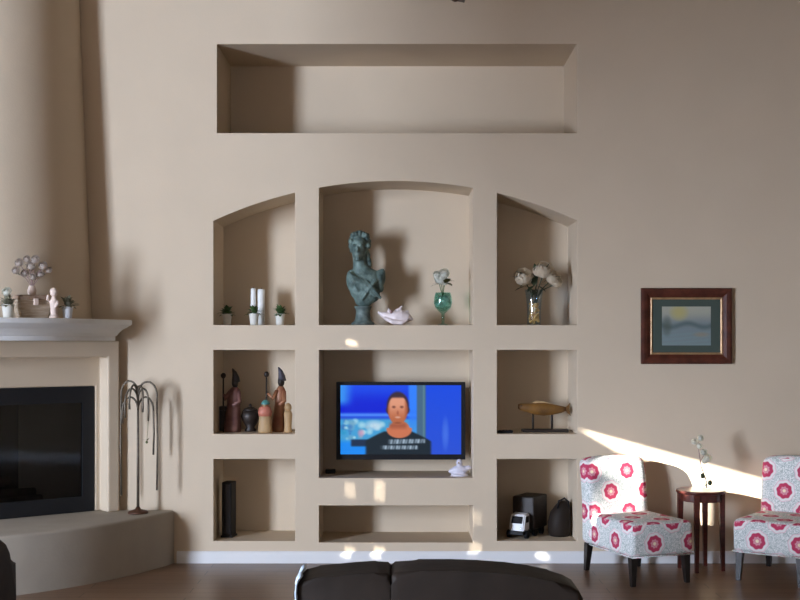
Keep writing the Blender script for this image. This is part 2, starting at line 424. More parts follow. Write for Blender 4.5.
# surround body
MZ0 = 1.56
def back_hit(s):  # from the front corner straight back to the wall
    p = fp(s, .12); d = -fn
    t = (D - E - p.y) / d.y if s > 0 else (XL + E - p.x) / d.x
    return p + d * t
poly = [fp(-.88, .12), fp(.88, .12), back_hit(.88), Vector((XL + E, D - E, 0)), back_hit(-.88)]
bm = loft(B(), [[(p.x, p.y, z) for p in poly] for z in (HZ, MZ0)])
sur = obj('surround', bm, M['wall'], fire)
def fcut(s, n0, n1, z0, z1):
    pp = [fp(-s, n1), fp(s, n1), fp(s, n0), fp(-s, n0)]
    return obj('cut', loft(B(), [[(p.x, p.y, z) for p in pp] for z in (z0, z1)]), None)
boolean(sur, [fcut(.79, 0.0, .3, HZ - .1, 1.447), fcut(.75, -.40, .05, HZ - .1, 1.244)])
bvm = sur.modifiers.new('bevel', 'BEVEL'); bvm.width = .012; bvm.segments = 3; bvm.limit_method = 'ANGLE'
def fbox(bm, s0, s1, n0, n1, z0, z1):
    pp = [fp(s0, n1), fp(s1, n1), fp(s1, n0), fp(s0, n0)]
    return loft(bm, [[(p.x, p.y, z) for p in pp] for z in (z0, z1)])
bm = B()
for q in [(-.75, .75, -.395, -.385, HZ + .002, 1.24), (-.748, -.735, -.385, -.02, HZ + .002, 1.24), (.735, .748, -.385, -.02, HZ + .002, 1.24), (-.735, .735, -.385, -.02, 1.225, 1.24), (-.735, .735, -.385, -.02, HZ + .002, HZ + .015)]: fbox(bm, *q)
obj('firebox', bm, M['soot'], fire)
bm = B()
for q in [(-.748, .748, -.03, -.004, HZ + .003, HZ + .11), (-.748, .748, -.03, -.004, 1.13, 1.242), (-.748, -.66, -.03, -.004, HZ + .11, 1.13), (.66, .748, -.03, -.004, HZ + .11, 1.13)]: fbox(bm, *q)
obj('insert_frame', bm, M['blackmetal'], fire)
obj('glass_pane', fbox(B(), -.66, .66, -.022, -.016, HZ + .11, 1.13), M['pane'], fire)
for (s0, n0, z0_, s1, n1, z1_, r) in [(-.5, -.2, .44, .45, -.22, .45, .05), (-.4, -.3, .52, .42, -.26, .5, .045), (-.25, -.14, .52, .25, -.3, .60, .035), (.1, -.12, .50, -.3, -.3, .63, .03), (-.1, -.13, .5, -.02, -.3, .72, .028)]:
    p, q = fp(s0, n0, z0_), fp(s1, n1, z1_)
    obj('log', tube(B(), [p, p.lerp(q, .3) + Vector((0, 0, .01)), p.lerp(q, .7) - Vector((0, 0, .008)), q], [r, r * 1.05, r * .95, r * .85], 10), M['log'], fire, True)
# bowed mantel with crown moulding
def mantel_ring(ins, z, n=33):
    se = .93 - ins; out = []
    for i in range(n):
        s = -se + 2 * se * i / (n - 1); out.append(fp(s, .50 - ins - s * s * .34 - .0, z))
    out.append(fp(se, -.03, z)); out.append(fp(-se, -.03, z)); return out
mp_ = [(.105, MZ0), (.105, MZ0 + .03), (.095, MZ0 + .036), (.085, MZ0 + .05), (.06, MZ0 + .075), (.03, MZ0 + .092), (.02, MZ0 + .1), (.005, MZ0 + .108), (0, MZ0 + .115), (0, MZ0 + .138), (.006, MZ0 + .144)]
obj('mantel', loft(B(), [mantel_ring(i, z) for i, z in mp_]), M['mantel'], fire)
MT = MZ0 + .144
# rounded chimney breast, tapering towards the ceiling
def chim_ring(z):
    t = max(0, min(1, (z - 1.7) / 2.3)); r = .745 - .09 * t; cx, cy = -2.905, D - E; out = []
    for i in range(41):
        an = PI * i / 40
        out.append(Vector((max(cx + r * math.cos(an), XL + E), cy - r * math.sin(an), z)))
    return out
obj('chimney_breast', loft(B(), [chim_ring(MT - .004 + (ZC - MT) * i / 10) for i in range(11)]), M['wall'], fire, True).data.polygons
ch_o = bpy.data.objects['chimney_breast']
md = ch_o.modifiers.new('e', 'EDGE_SPLIT'); md.split_angle = math.radians(40)

# ------------------------------------------------------------------ things on the mantel
def mantel_xy(px, n):
    # point at depth n on the mantel seen in column px
    k = (px - 400) / F; b0 = fp(0, n)
    s = (k * b0.y - b0.x) / (fr_.x - k * fr_.y)
    return fp(s, n)
def foliage(bm, c, r, n, L, w, seed, zmin=-.1):
    rn = random.Random(seed)
    for i in range(n):
        a = rn.uniform(0, 2 * PI); e = rn.uniform(zmin, 1.3)
        d = Vector((math.cos(a) * math.cos(e), math.sin(a) * math.cos(e), math.sin(e)))
        leaf(bm, Vector(c) + d * r * rn.uniform(.2, .6), d, L * rn.uniform(.7, 1.2), w)
def pot_plant(label, p, pr, ph, folmat, potmat, fr0, L, seed, blossoms=None, group=None):
    t = thing('potted_plant', label, 'plant', p, 0, group)
    obj('pot', lathe(B(), [(pr * .68, 0), (pr * .75, .004), (pr * .95, ph * .9), (pr * 1.05, ph * .92), (pr * 1.05, ph), (pr * .9, ph), (pr * .85, ph * .9)]), potmat, t, True)
    bm = B(); foliage(bm, (0, 0, ph * .95), fr0, 46, L, L * .5, seed, -.25); obj('foliage', bm, folmat, t)
    if blossoms:
        bm = B()
        for i, (x, z, r) in enumerate(blossoms): rose(bm, (x, -.02, z), r, (0, -.8, .5), i + seed)
        obj('blossom', bm, M['whitepetal'], t)
    return t
p = mantel_xy(8, .37); p.z = MT
pot_plant('small white pot of sage leaves and a bloom, left of the wicker box', p, .04, .085, M['sage'], M['potwhite'], .035, .06, 3, [(0, .165, .028)])
p = mantel_xy(67.5, .30); p.z = MT
pot_plant('small white pot of sage leaves right of the wicker box', p, .037, .08, M['sage'], M['whiteplastic'], .04, .06, 5)
p = mantel_xy(32, .30); p.z = MT
rzf = math.atan2(fr_.y, fr_.x)
t = thing('wicker_box', 'tan woven box on the mantel between two white pots', 'box', p, rzf)
bm = B(); loft(bm, [[(-a, -b_, z), (a, -b_, z), (a, b_, z), (-a, b_, z)] for a, b_, z in [(.085, .05, 0), (.098, .058, .06), (.10, .06, .12)]])
obj('basket', bm, M['wicker'], t)
obj('rim', box(B(), -.105, .105, -.065, .065, .12, .15, .008), mat('dark_wicker', (.20, .12, .08), .8, col2=(.4, .3, .22), scale=40), t)
obj('latch', box(B(), -.015, .015, -.077, -.058, .085, .128, .004), M['rosepaint'], t)
# topiary of white blossoms rising behind
p2 = p + fn * .0 + Vector((0, 0, .15)); p2.z = MT + .15
t = thing('flower_arrangement', 'loose bunch of white blossoms standing on the wicker box', 'flowers', p2)
obj('vase', lathe(B(), [(.018, 0), (.024, .005), (.03, .03), (.02, .055), (.022, .062), (.014, .06)]), M['rosepaint'], t, True)
bm = B(); bl = B(); lf = B(); rn = random.Random(4)
for i, (x, z, r) in enumerate([(-.10, .16, .024), (-.075, .21, .026), (-.03, .235, .022), (.0, .19, .028), (.03, .23, .026), (.075, .19, .027), (.105, .165, .02), (-.05, .145, .024), (.05, .14, .024), (.012, .12, .02)]):
    y = rn.uniform(-.03, .02)
    tube(bm, [(0, 0, .05), (x * .4, y * .4, .05 + (z - .05) * .55), (x, y, z - r * .3)], .0025, 5)
    rose(bl, (x, y, z), r, (x, -.9, .4), i)
    if i % 2 == 0: leaf(lf, (x * .7, y, z * .8), (x + .02, -.3, .02), .05, .022); leaf(lf, (x, y + .01, z), (-x + .03, .2, .12), .045, .02)
obj('stems', bm, M['twig'], t); obj('blossoms', bl, M['palepetal'], t); obj('leaves', lf, M['sage'], t)
# small figure at the right corner of the box
p = mantel_xy(54, .43); p.z = MT
t = thing('cherub_figurine', 'small pale rose figurine leaning by the right side of the wicker box', 'figurine', p)
fb = B(); lathe(fb, [(.03, 0), (.032, .012), (.024, .02), (.022, .06), (.027, .1), (.018, .135), (.01, .142)]); tube(fb, [(-.02, 0, .11), (-.034, -.025, .12), (-.03, -.03, .15)], [.011, .01, .008], 8); tube(fb, [(.02, 0, .11), (.03, -.02, .09), (.015, -.03, .07)], [.011, .01, .008], 8)
ball(fb, (-.0, -.004, .168), (.026, .026, .03))
o = obj('body', fb, M['rosepaint'], t); remesh(o, .004)

# ------------------------------------------------------------------ iron stand on the hearth
Ys = 8.26; ps = Vector((X_at(138, Ys), Ys, HZ))
t = thing('iron_stand', 'slim bronze coloured metal stand of arching drooping arms on the hearth end', 'ornament stand', ps)
k = Ys / F
obj('base', lathe(B(), [(.068, 0), (.07, .008), (.06, .018), (.02, .03), (.012, .045)]), M['ironbase'], t, True)
obj('pole', tube(B(), [(0, 0, .03), (0, 0, .4), (0, 0, .88)], [.010, .009, .007], 10), M['iron'], t, True)
def arm(x, ztop, zend, y, r=.007):
    z0 = ztop - .09; pts = [(0, y * .1, z0)]
    for i in range(1, 13):
        a = PI - PI * i / 12
        xx = x / 2 * (1 - math.cos(PI * i / 12)); zz = z0 + .09 * math.sin(PI * i / 12) * (1 if i < 7 else 1)
        pts.append((xx, y * i / 12, zz))
    pts.append((x * 1.03, y, z0 - (z0 - zend) * .5)); pts.append((x, y, zend)); return tube(B(), pts, r, 7)
for x, zt, ze, y in [(-.118, .91, .12, .01), (.132, .905, .16, -.01), (-.075, .86, .66, -.06), (.085, .86, .64, -.07), (-.1, .80, .62, -.03), (.10, .80, .40, .03), (-.04, .885, .72, -.08), (.05, .88, .7, -.08)]:
    obj('arm', arm(x, zt, ze, y), M['iron'], t, True)
bm = B(); leaf(bm, (.075, -.07, .50), (.5, -.2, .5), .035, .02); leaf(bm, (.075, -.07, .50), (-.6, -.2, .3), .035, .02); ball(bm, (.075, -.07, .495), .009)
tube(bm, [(.075, -.07, .5), (.082, -.07, .58), (.085, -.07, .65)], .0015, 5)
obj('charm', bm, M['olive'], t)

# ------------------------------------------------------------------ niche contents
S1, S2, S3, STV = wz(325), wz(434), wz(541), wz(478)
# three little pots and two candles
for i, (px, yo, lab) in enumerate([(227, .16, 'small white pot with a green plant, first from the left'), (254, .12, 'small white pot with green plant in front of two candles'), (280, .16, 'small white pot with a green plant, nearest the right side')]):
    Y = D + yo; t = pot_plant(lab, (X_at(px, Y), Y, S1), .036, .082, M['green'], M['potwhite'], .035, .055, 20 + i, None, 'small potted plants in the left arched niche')
for px, r, h, lab in [(253.3, .019, .268, 'taller narrow white candle, left of the pair'), (261.3, .027, .262, 'thicker white candle, right of the pair')]:
    Y = D + .25; t = thing('pillar_candle', lab + ' in the left arched niche', 'candle', (X_at(px, Y), Y, S1), 0, 'candles in the left arched niche')
    obj('wax', lathe(B(), [(r, 0), (r, h - .006), (r * .9, h), (r * .5, h - .006), (.001, h - .008)]), M['candle'], t, True)
    obj('wick', tube(B(), [(0, 0, h - .01), (.001, 0, h), (.003, 0, h + .012)], .0015, 5), M['wick'], t)
# bust
Yb = D + .20; kb = Yb / F
t = thing('portrait_bust', 'green weathered bronze bust on a round socle, left of the shell', 'sculpture', (X_at(363, Yb), Yb, S1))
def b2(px, py, y=0): return Vector(((px - 363) * kb, y, (325 - py) * kb))
bm = B()
lathe(bm, [(.082, 0), (.084, .018), (.066, .028), (.058, .04), (.052, .07), (.050, .10), (.058, .125), (.066, .135), (.05, .14)])
obj('socle', bm, M['bronzebase'], t, True)
bm = B()
def el(px, py, rx, ry, rz, y=0, rot=0): ball(bm, b2(px, py, y), (rx * kb, ry * kb, rz * kb), 20, 14, Matrix.Rotation(math.radians(rot), 4, 'Y'))
el(364, 299, 9.5, 8, 8); el(365, 291, 14, 10.5, 12); el(366, 280, 17, 11, 12.5); el(379, 279, 6.5, 8, 10, 0, 12); el(353, 281, 6.8, 8, 12, 0, -8); el(357, 290, 7, 8, 9); el(363, 270, 9, 8, 7); el(369, 295, 11, 8, 8)
tube(bm, [b2(361, 272), b2(360, 262), b2(359, 252)], [8.2 * kb, 7.0 * kb, 7 * kb], 14)
el(359, 246, 8.2, 10, 11, -.01); el(358.2, 254, 6, 7.5, 6.5, -.03); el(361, 243, 8.6, 9.6, 10, .02)   # skull, jaw, back
el(357.8, 250, 1.7, 3.2, 3.2, -.078); el(357.8, 256.5, 2.9, 2.2, 1.0, -.075); el(357.9, 259.5, 2.6, 2.2, 1.8, -.07)   # nose mouth chin
el(354.3, 245.7, 2.4, 2, 1.0, -.075); el(361.3, 245.7, 2.4, 2, 1.0, -.075)                      # brow
el(350.8, 249.5, 1.3, 2, 3, .0); el(367.2, 250, 1.4, 2, 3, .0)
rn = random.Random(3)
for i in range(46):
    a = rn.uniform(-.35, PI + .35); yy = rn.uniform(-.06, .07)
    rr = rn.uniform(8.4, 9.8); el(359.8 + rr * math.cos(a), 243 - rr * 1.12 * math.sin(a), 2.1, 2.6, 2.6, yy)
for px in (352, 356, 360, 364, 368): el(px, 233.5 + abs(px - 360) * .35, 1.8, 3, 3.6, -.03)
for i, (sx, ex) in enumerate([(349, 360), (351, 366), (353, 371), (357, 376), (362, 381), (377, 362)]):   # drapery folds
    pts = [b2(sx + (ex - sx) * q, 272 + i * 1.6 + 20 * q ** 1.2, -(.060 + .028 * math.sin(PI * q))) for q in (0, .25, .5, .75, 1)]
    tube(bm, pts, [1.6 * kb, 2.0 * kb, 2.1 * kb, 1.9 * kb, 1.4 * kb], 8)
for q in (0, 1, 2): el(382.5 - q * .8, 273 + 7 * q, 3, 6, 5)
for q in range(5): el(366 + q * .9, 247 + 4.2 * q, 2.6, 4, 3.2, .01)   # locks falling to the shoulder
o = obj('bust', bm, M['bronze'], t); remesh(o, .0055)
# conch shell
Yc = D + .13; kc = Yc / F
t = thing('conch_shell', 'white pink conch shell lying right of the green bust', 'shell', (X_at(396, Yc), Yc, S1))
def s2(px, py, y=0): return Vector(((px - 396) * kc, y, (325 - py) * kc))
bm = B()
tube(bm, [s2(378, 311, 0), s2(382, 313.5), s2(388, 316), s2(395, 317), s2(402, 316), s2(408, 317), s2(413, 319)], [.006, .018, .036, .052, .050, .036, .006], 18)
for (px, py, ex, ey) in [(390, 313, 388.3, 307.5), (397, 312, 402.5, 304.8), (404, 313, 409, 310), (400, 313, 395, 308.5)]:
    tube(bm, [s2(px, py), s2((px + ex) / 2, (py + ey) / 2), s2(ex, ey)], [.026, .016, .004], 10)
tube(bm, [s2(384, 317, -.03), s2(392, 321, -.05), s2(402, 322, -.045), s2(408, 319, -.03)], [.008, .016, .016, .008], 10)
o = obj('shell', bm, M['shell'], t)
zmin = min(v.co.z for v in o.data.vertices)
for v in o.data.vertices: v.co.z -= zmin if v.co.z < .02 else zmin * .5
remesh(o, .004)
zmin = min(v.co.z for v in o.data.vertices); o.location.z = -zmin
obj('opening', ball(B(), s2(391, 311.5, -.035), (.011, .012, .014)), M['shellrim'], t, True)
# glass goblet with white flowers
Yg = D + .18; kg = Yg / F
t = thing('stemmed_vase', 'stemmed green glass vase of white flowers, at the right of the centre arched niche', 'vase', (X_at(443, Yg), Yg, S1))
pf = [(.036, 0), (.036, .006), (.012, .012), (.010, .05), (.013, .085), (.03, .10), (.055, .125), (.066, .16), (.062, .205), (.054, .235), (.050, .235), (.058, .205), (.062, .16), (.05, .128), (.02, .105), (.001, .1)]
obj('glass', lathe(B(), pf, seg=28), M['teal'], t, True)
bm = B()
for i, (x, z) in enumerate([(-.03, .155), (.0, .15), (.03, .16), (-.012, .19), (.022, .195), (0, .17)]): rose(bm, (x, -.015 + .01 * (i % 2), z), .026, (x * 5, -1, .5), i)
obj('submerged_petals', bm, M['whitepetal'], t)
bm = B(); st = B()
for i, (x, z, r) in enumerate([(-.015, .335, .045), (.01, .37, .035), (-.04, .36, .03), (.012, .315, .03)]):
    rose(bm, (x, -.02, z), r, (x * 3, -1, .5), 40 + i); tube(st, [(0, 0, .2), (x * .5, -.01, .27), (x, -.02, z - .01)], .003, 5)
obj('roses', bm, M['whitepetal'], t); obj('stems', st, M['green'], t)
bm = B()
for d, L in [((.9, -.5, .15), .085), ((.7, -.6, -.3), .07), ((.6, -.8, .5), .07)]: leaf(bm, (.01, -.045, .30), d, L, .06, .2)
for d, L in [((-1, -.3, -.25), .08), ((-.8, -.4, .1), .06)]: leaf(bm, (-.02, -.03, .29), d, L, .03, .2)
obj('leaves', bm, M['olive'], t)
# vase of cream roses over amber stones
Yr = D + .17; kr = Yr / F
t = thing('rose_vase', 'clear vase of cream roses over amber stones in the right arched niche', 'vase', (X_at(534, Yr), Yr, S1))
def r2(px, py, y=0): return Vector(((px - 534) * kr, y, (325 - py) * kr))
obj('glass', lathe(B(), [(.048, 0), (.050, .004), (.050, .10), (.056, .18), (.066, .255), (.063, .255), (.053, .18), (.047, .10), (.047, .008), (.001, .008)], seg=28), M['blueglass'], t, True)
bm = B(); rn = random.Random(8)
for i in range(95):
    a = rn.uniform(0, 2 * PI); q = .036 * math.sqrt(rn.random()) ; z = .018 + .135 * rn.random(); q *= 1 if z < .11 else .8
    ball(bm, (q * math.cos(a), q * math.sin(a), z), rn.uniform(.009, .012), 8, 6)
obj('stones', bm, M['gold'], t, True).data
tag(bpy.data.objects[[o.name for o in t.children if o.name.startswith('stones')][0]], kind='stuff')
bm = B(); st = B(); lf = B()
for i, (px, py, r) in enumerate([(523, 277, .062), (544, 270, .062), (552.5, 277, .052), (538, 271, .04), (556, 282, .04)]):
    c = r2(px, py, -.02); rose(bm, c, r, (c.x * 2, -1, .55), 60 + i); tube(st, [(0, 0, .12), (c.x * .35, 0, .25), c - Vector((0, 0, .01))], .004, 6)
for (px, py, ex, ey) in [(531, 283, 509, 276), (530, 286, 514, 291), (538, 284, 559, 289), (536, 280, 534, 263), (540, 284, 563, 276), (534, 285, 527, 292), (536, 285, 545, 292), (533, 284, 538, 275), (534, 286, 533, 277), (531, 284, 519, 287), (529, 280, 514, 271), (541, 282, 549, 263), (530, 288, 536, 295), (537, 288, 531, 297)]:
    a = r2(px, py, .0); d = r2(ex, ey, -.04) - a; leaf(lf, a, d, d.length, .045, .15)
obj('roses', bm, M['cream'], t); obj('stems', st, M['darkgreen'], t); obj('leaves', lf, M['darkgreen'], t)

# carved figures in the niche left of the television
U = (D + .2) / F
def figure(label, px, Yo, lean, robe, hatm, h, sx, bodyw):
    Y = D + Yo; u = Y / F
    t = thing('carved_figurine', label, 'figurine', (X_at(px, Y), Y, S2), 0, 'carved figures in the niche left of the television')
    bw = bodyw * u; bm = B(); z = lambda q: h * q
    lx = lambda q: lean * u * q
    loft(bm, [[(lx(q) + r * math.cos(2 * PI * k / 16) * (1 + .08 * math.cos(k * PI)), r * .8 * math.sin(2 * PI * k / 16), z(q)) for k in range(16)] for q, r in [(0, bw * .95), (.05, bw), (.25, bw * .82), (.45, bw * .72), (.56, bw * .78), (.66, bw * .62), (.71, bw * .3)]])
    obj('robe', bm, robe, t, True)
    bm = B()
    tube(bm, [(lx(.62) - bw * .5, -.01, z(.63)), (lx(.5) - bw * 1.05, -.035, z(.52)), (sx * u * .9, -.03, z(.60))], [.017, .015, .011], 8)
    tube(bm, [(lx(.62) + bw * .5, -.01, z(.63)), (lx(.5) + bw * .75, -.04, z(.48)), (lx(.4), -.055, z(.42))], [.017, .015, .011], 8)
    obj('arms', bm, robe, t, True)
    bm = B(); ball(bm, (lx(.8), -.004, z(.77)), (.024, .026, .034)); ball(bm, (lx(.8), -.03, z(.765)), (.006, .008, .009)); tube(bm, [(lx(.72), 0, z(.69)), (lx(.76), 0, z(.74))], .012, 8)
    obj('head', bm, M['darkwood'], t, True)
    bm = B(); tube(bm, [(lx(.85) + .004, .004, z(.79)), (lx(.9), 0, z(.86)), (lx(.8) - .006, 0, z(.94)), (lx(.8) - .02, 0, z(1.0))], [.031, .026, .016, .004], 12)
    obj('headdress', bm, hatm, t, True)
    bm = B(); tube(bm, [(sx * u, -.03, 0), (sx * u * 1.0, -.03, z(.5)), (sx * u, -.03, z(.87))], .006, 7); stf = obj('staff', bm, M['darkwood'], t, True)
    obj('knob', ball(B(), (sx * u, -.03, z(.89)), (.019, .019, .021)), M['darkwood'], stf, True)
    return t
figure('tall carved robed figure with pointed headdress, left one of the two tall figures', 232, .20, 4, M['plumrobe'], M['darkwood'], .455, -8, 8.5)
figure('tall carved robed figure with slate headdress, right one of the two tall figures', 278, .20, 4, M['redwood'], M['bluepaint'], .465, -11, 6.5)
Y = D + .09
t = thing('carved_figurine', 'small carved figure with teal cap and salmon shoulders between the tall figures', 'figurine', (X_at(265, Y), Y, S2), 0, 'carved figures in the niche left of the television')
obj('robe', loft(B(), [[(r * math.cos(2 * PI * k / 16), r * .7 * math.sin(2 * PI * k / 16), z) for k in range(16)] for z, r in [(0, .05), (.02, .052), (.10, .043), (.14, .04)]]), M['tan'], t, True)
obj('shoulders', loft(B(), [[(r * math.cos(2 * PI * k / 16), r * .7 * math.sin(2 * PI * k / 16), z) for k in range(16)] for z, r in [(.12, .045), (.15, .05), (.18, .04), (.197, .018)]]), M['salmon'], t, True)
obj('head', ball(B(), (0, -.004, .20), (.019, .02, .022)), M['tan'], t, True)
bm = B(); lathe(bm, [(.03, 0), (.032, .008), (.024, .02), (.012, .03), (.002, .033)], (.004, 0, .203)); obj('cap', bm, M['tealpaint'], t, True)
Y = D + .16
t = thing('carved_figurine', 'small plain tan rounded wooden figure at the right side of its niche', 'figurine', (X_at(288, Y), Y, S2), 0, 'carved figures in the niche left of the television')
obj('body', lathe(B(), [(.03, 0), (.032, .01), (.026, .03), (.027, .09), (.031, .13), (.024, .15), (.017, .157)]), M['tan'], t, True)
obj('head', ball(B(), (0, 0, .178), (.026, .026, .032)), M['tan'], t, True)
Y = D + .25
t = thing('wooden_urn', 'dark wooden urn in shadow between the two tall carved figures', 'urn', (X_at(250.5, Y), Y, S2))
obj('bowl', lathe(B(), [(.04, 0), (.042, .012), (.03, .03), (.055, .07), (.07, .11), (.06, .145), (.05, .15), (.045, .14)]), M['darkwood'], t, True)
bm = B(); lathe(bm, [(.056, .15), (.045, .165), (.02, .175), (.008, .18), (.012, .19), (.002, .2)]); obj('lid', bm, M['darkwood'], t, True)
Y = D + .32
t = thing('wooden_box', 'small dark wooden chest against the left side of the figures niche', 'box', (X_at(221.5, Y), Y, S2))
obj('chest', box(B(), -.04, .04, -.05, .05, 0, .15, .006), M['darkwood'], t); obj('lid', box(B(), -.044, .044, -.054, .054, .15, .18, .01), M['darkwood'], t)

# slim black box, bottom left niche
Y = D + .20
t = thing('media_box', 'tall slim black electronics box standing upright in the bottom left niche', 'electronics', (X_at(229, Y), Y, S3), math.radians(-9))
obj('casing', box(B(), -.036, .036, -.06, .06, .012, .395, .006), M['black'], t)
obj('front_panel', box(B(), -.031, .031, -.066, -.059, .03, .38, .002), mat('gloss_black', (.008, .008, .012), .15), t)
obj('foot', box(B(), -.044, .044, -.062, .062, 0, .014, .003), M['black'], t)

# amber ornament on a stand, niche right of the television
Y = D + .2; k = Y / F
t = thing('carved_fish', 'low amber brown wooden ornament on a stand in the niche above the truck', 'ornament', (X_at(544, Y), Y, S2))
def a2(px, py, y=0): return Vector(((px - 544) * k, y, (434 - py) * k))
bm = B()
pts = [(518, 408.5, 2.2), (521, 409, 3.6), (527, 410, 4.6), (535, 411, 6), (544, 411.5, 6.6), (553, 411.5, 5.4), (561, 411.5, 3.6), (566, 411, 2)]
rings = []
for px, py, r in pts:
    c = a2(px, py); rings.append([c + Vector((0, .55 * r * k * math.cos(2 * PI * q / 14), r * k * math.sin(2 * PI * q / 14))) for q in range(14)])
obj('body', loft(bm, rings), M['amber'], t, True)
bm = B(); prism(bm, [(a2(x, y).x, a2(x, y).z) for x, y in [(564, 411.5), (570, 405), (569, 411.5), (570.5, 418)]], -.006, .006); obj('tail', bm, M['amber'], t)
bm = B(); prism(bm, [(a2(x, y).x, a2(x, y).z) for x, y in [(531, 406.5), (536, 402.5), (546, 404), (552, 407)]], -.005, .005); obj('fin', bm, M['tan'], t)
for px in (533, 552): obj('stand_post', tube(B(), [a2(px, 431.5), a2(px, 422), a2(px, 415)], .008, 8), M['darkwood'], t, True)
obj('stand_base', box(B(), a2(522, 0).x, a2(568, 0).x, -.05, .05, 0, .02, .005), M['darkwood'], t)
obj('eye', ball(B(), a2(521.5, 407.8, -.014), .005), M['black'], t, True)
Y = D + .08
t = thing('remote_control', 'small black remote at the front left corner of the niche with the amber ornament', 'remote', (X_at(505, Y), Y, S2), .12)
obj('case', box(B(), -.055, .055, -.02, .02, 0, .02, .005), M['black'], t)
for i in range(4): obj('button', lathe(B(), [(.006, .019), (.006, .022), (.004, .023)], (-.036 + .024 * i, 0, 0), 10), M['blackmetal'], t)

# toy truck, bottom right niche
Y = D + .18; k = Y / F
t = thing('toy_truck', 'toy truck with a white cab and tall black body in the bottom right niche', 'toy', (X_at(521, Y), Y, S3), math.radians(-30))
obj('chassis', box(B(), -.062, .062, -.09, .28, .028, .05, .004), M['black'], t)
bm = B(); prism(bm, [(-.085, .05), (-.075, .11), (-.05, .165), (.02, .175), (.02, .05)], -.058, .058, 'x'); bmesh.ops.bevel(bm, geom=bm.edges[:], offset=.008, segments=2, affect='EDGES'); obj('cab', bm, M['whiteplastic'], t)
m4 = Matrix.Translation((0, -.066, .128)) @ Matrix.Rotation(math.radians(-24), 4, 'X')
obj('windscreen', box(B(), -.04, .04, -.006, .002, -.024, .026, 0, 3, m4), M['black'], t)
obj('bumper', box(B(), -.064, .064, -.108, -.09, .028, .056, .005), M['black'], t)
obj('cargo_body', box(B(), -.085, .085, .035, .28, .05, .285, .012), M['darkwood'], t)
for sx in (-1, 1):
    for yy in (-.05, .09, .21): obj('wheel', tube(B(), [(sx * .056, yy, .028), (sx * .078, yy, .028)], [.028, .028], 18), M['black'], t)
    obj('side_window', box(B(), sx * .056 if sx > 0 else -.061, sx * .061 if sx > 0 else -.056, -.045, .0, .11, .155), M['black'], t)
    obj('headlight', ball(B(), (sx * .042, -.085, .075), (.011, .007, .011)), M['glass'], t, True)
Y = D + .24
t = thing('bag', 'black slouching bag tucked beside the toy truck at the right of its niche', 'bag', (X_at(559.5, Y), Y, S3))
bm = B(); loft(bm, [[(a_ * math.cos(2 * PI * q / 20) + sh_, b_ * math.sin(2 * PI * q / 20), z) for q in range(20)] for a_, b_, z, sh_ in [(.07, .07, 0, 0), (.082, .085, .02, 0), (.085, .09, .1, .0), (.075, .08, .17, .008), (.05, .055, .225, .025), (.03, .03, .25, .035)]])
obj('body', bm, M['leather'], t, True)
obj('handle', tube(B(), [(-.02, -.05, .2), (-.012, -.05, .255), (.03, -.04, .275), (.06, -.04, .25), (.062, -.04, .2)], .007, 8), M['black'], t, True)

# ------------------------------------------------------------------ television
Yt = D + .20; kt = Yt / F
def tv(px, py): return (px - 400.8) * kt, (459.5 - py) * kt
tvt = thing('television', 'flat black television showing a person in a dark shirt, mounted in the centre niche', 'television', (X_at(400.8, Yt), Yt, wz(342) * 0 + H - (459.5 - HOR) * kt))
W2, HT = 64.5 * kt, 77.5 * kt
obj('casing', box(B(), -W2, W2, 0, .045, 0, HT, .006), M['black'], tvt)
bm = B(); bz = 4.2 * kt; bb_ = 5.2 * kt
for q in [(-W2, W2, -.008, .002, 0, bb_), (-W2, W2, -.008, .002, HT - 3.2 * kt, HT), (-W2, -W2 + bz, -.008, .002, bb_, HT - 3.2 * kt), (W2 - bz, W2, -.008, .002, bb_, HT - 3.2 * kt)]: box(bm, *q)
obj('bezel', bm, M['black'], tvt)
obj('wall_bracket', box(B(), -.12, .12, .045, DL - .2 - .001, .18, .36, .005), M['blackmetal'], tvt)
def sm(a, b, x):
    t_ = max(0, min(1, (x - a) / (b - a))); return t_ * t_ * (3 - 2 * t_)
def lerp3(a, b, t_): return tuple(a[i] + (b[i] - a[i]) * t_ for i in range(3))
rn = random.Random(11); blobs = [(rn.uniform(.02, .36), rn.uniform(.5, .78), rn.uniform(.015, .05), rn.choice([(190, 230, 240), (60, 120, 190), (150, 210, 225), (40, 150, 200), (120, 170, 200)])) for _ in range(40)]
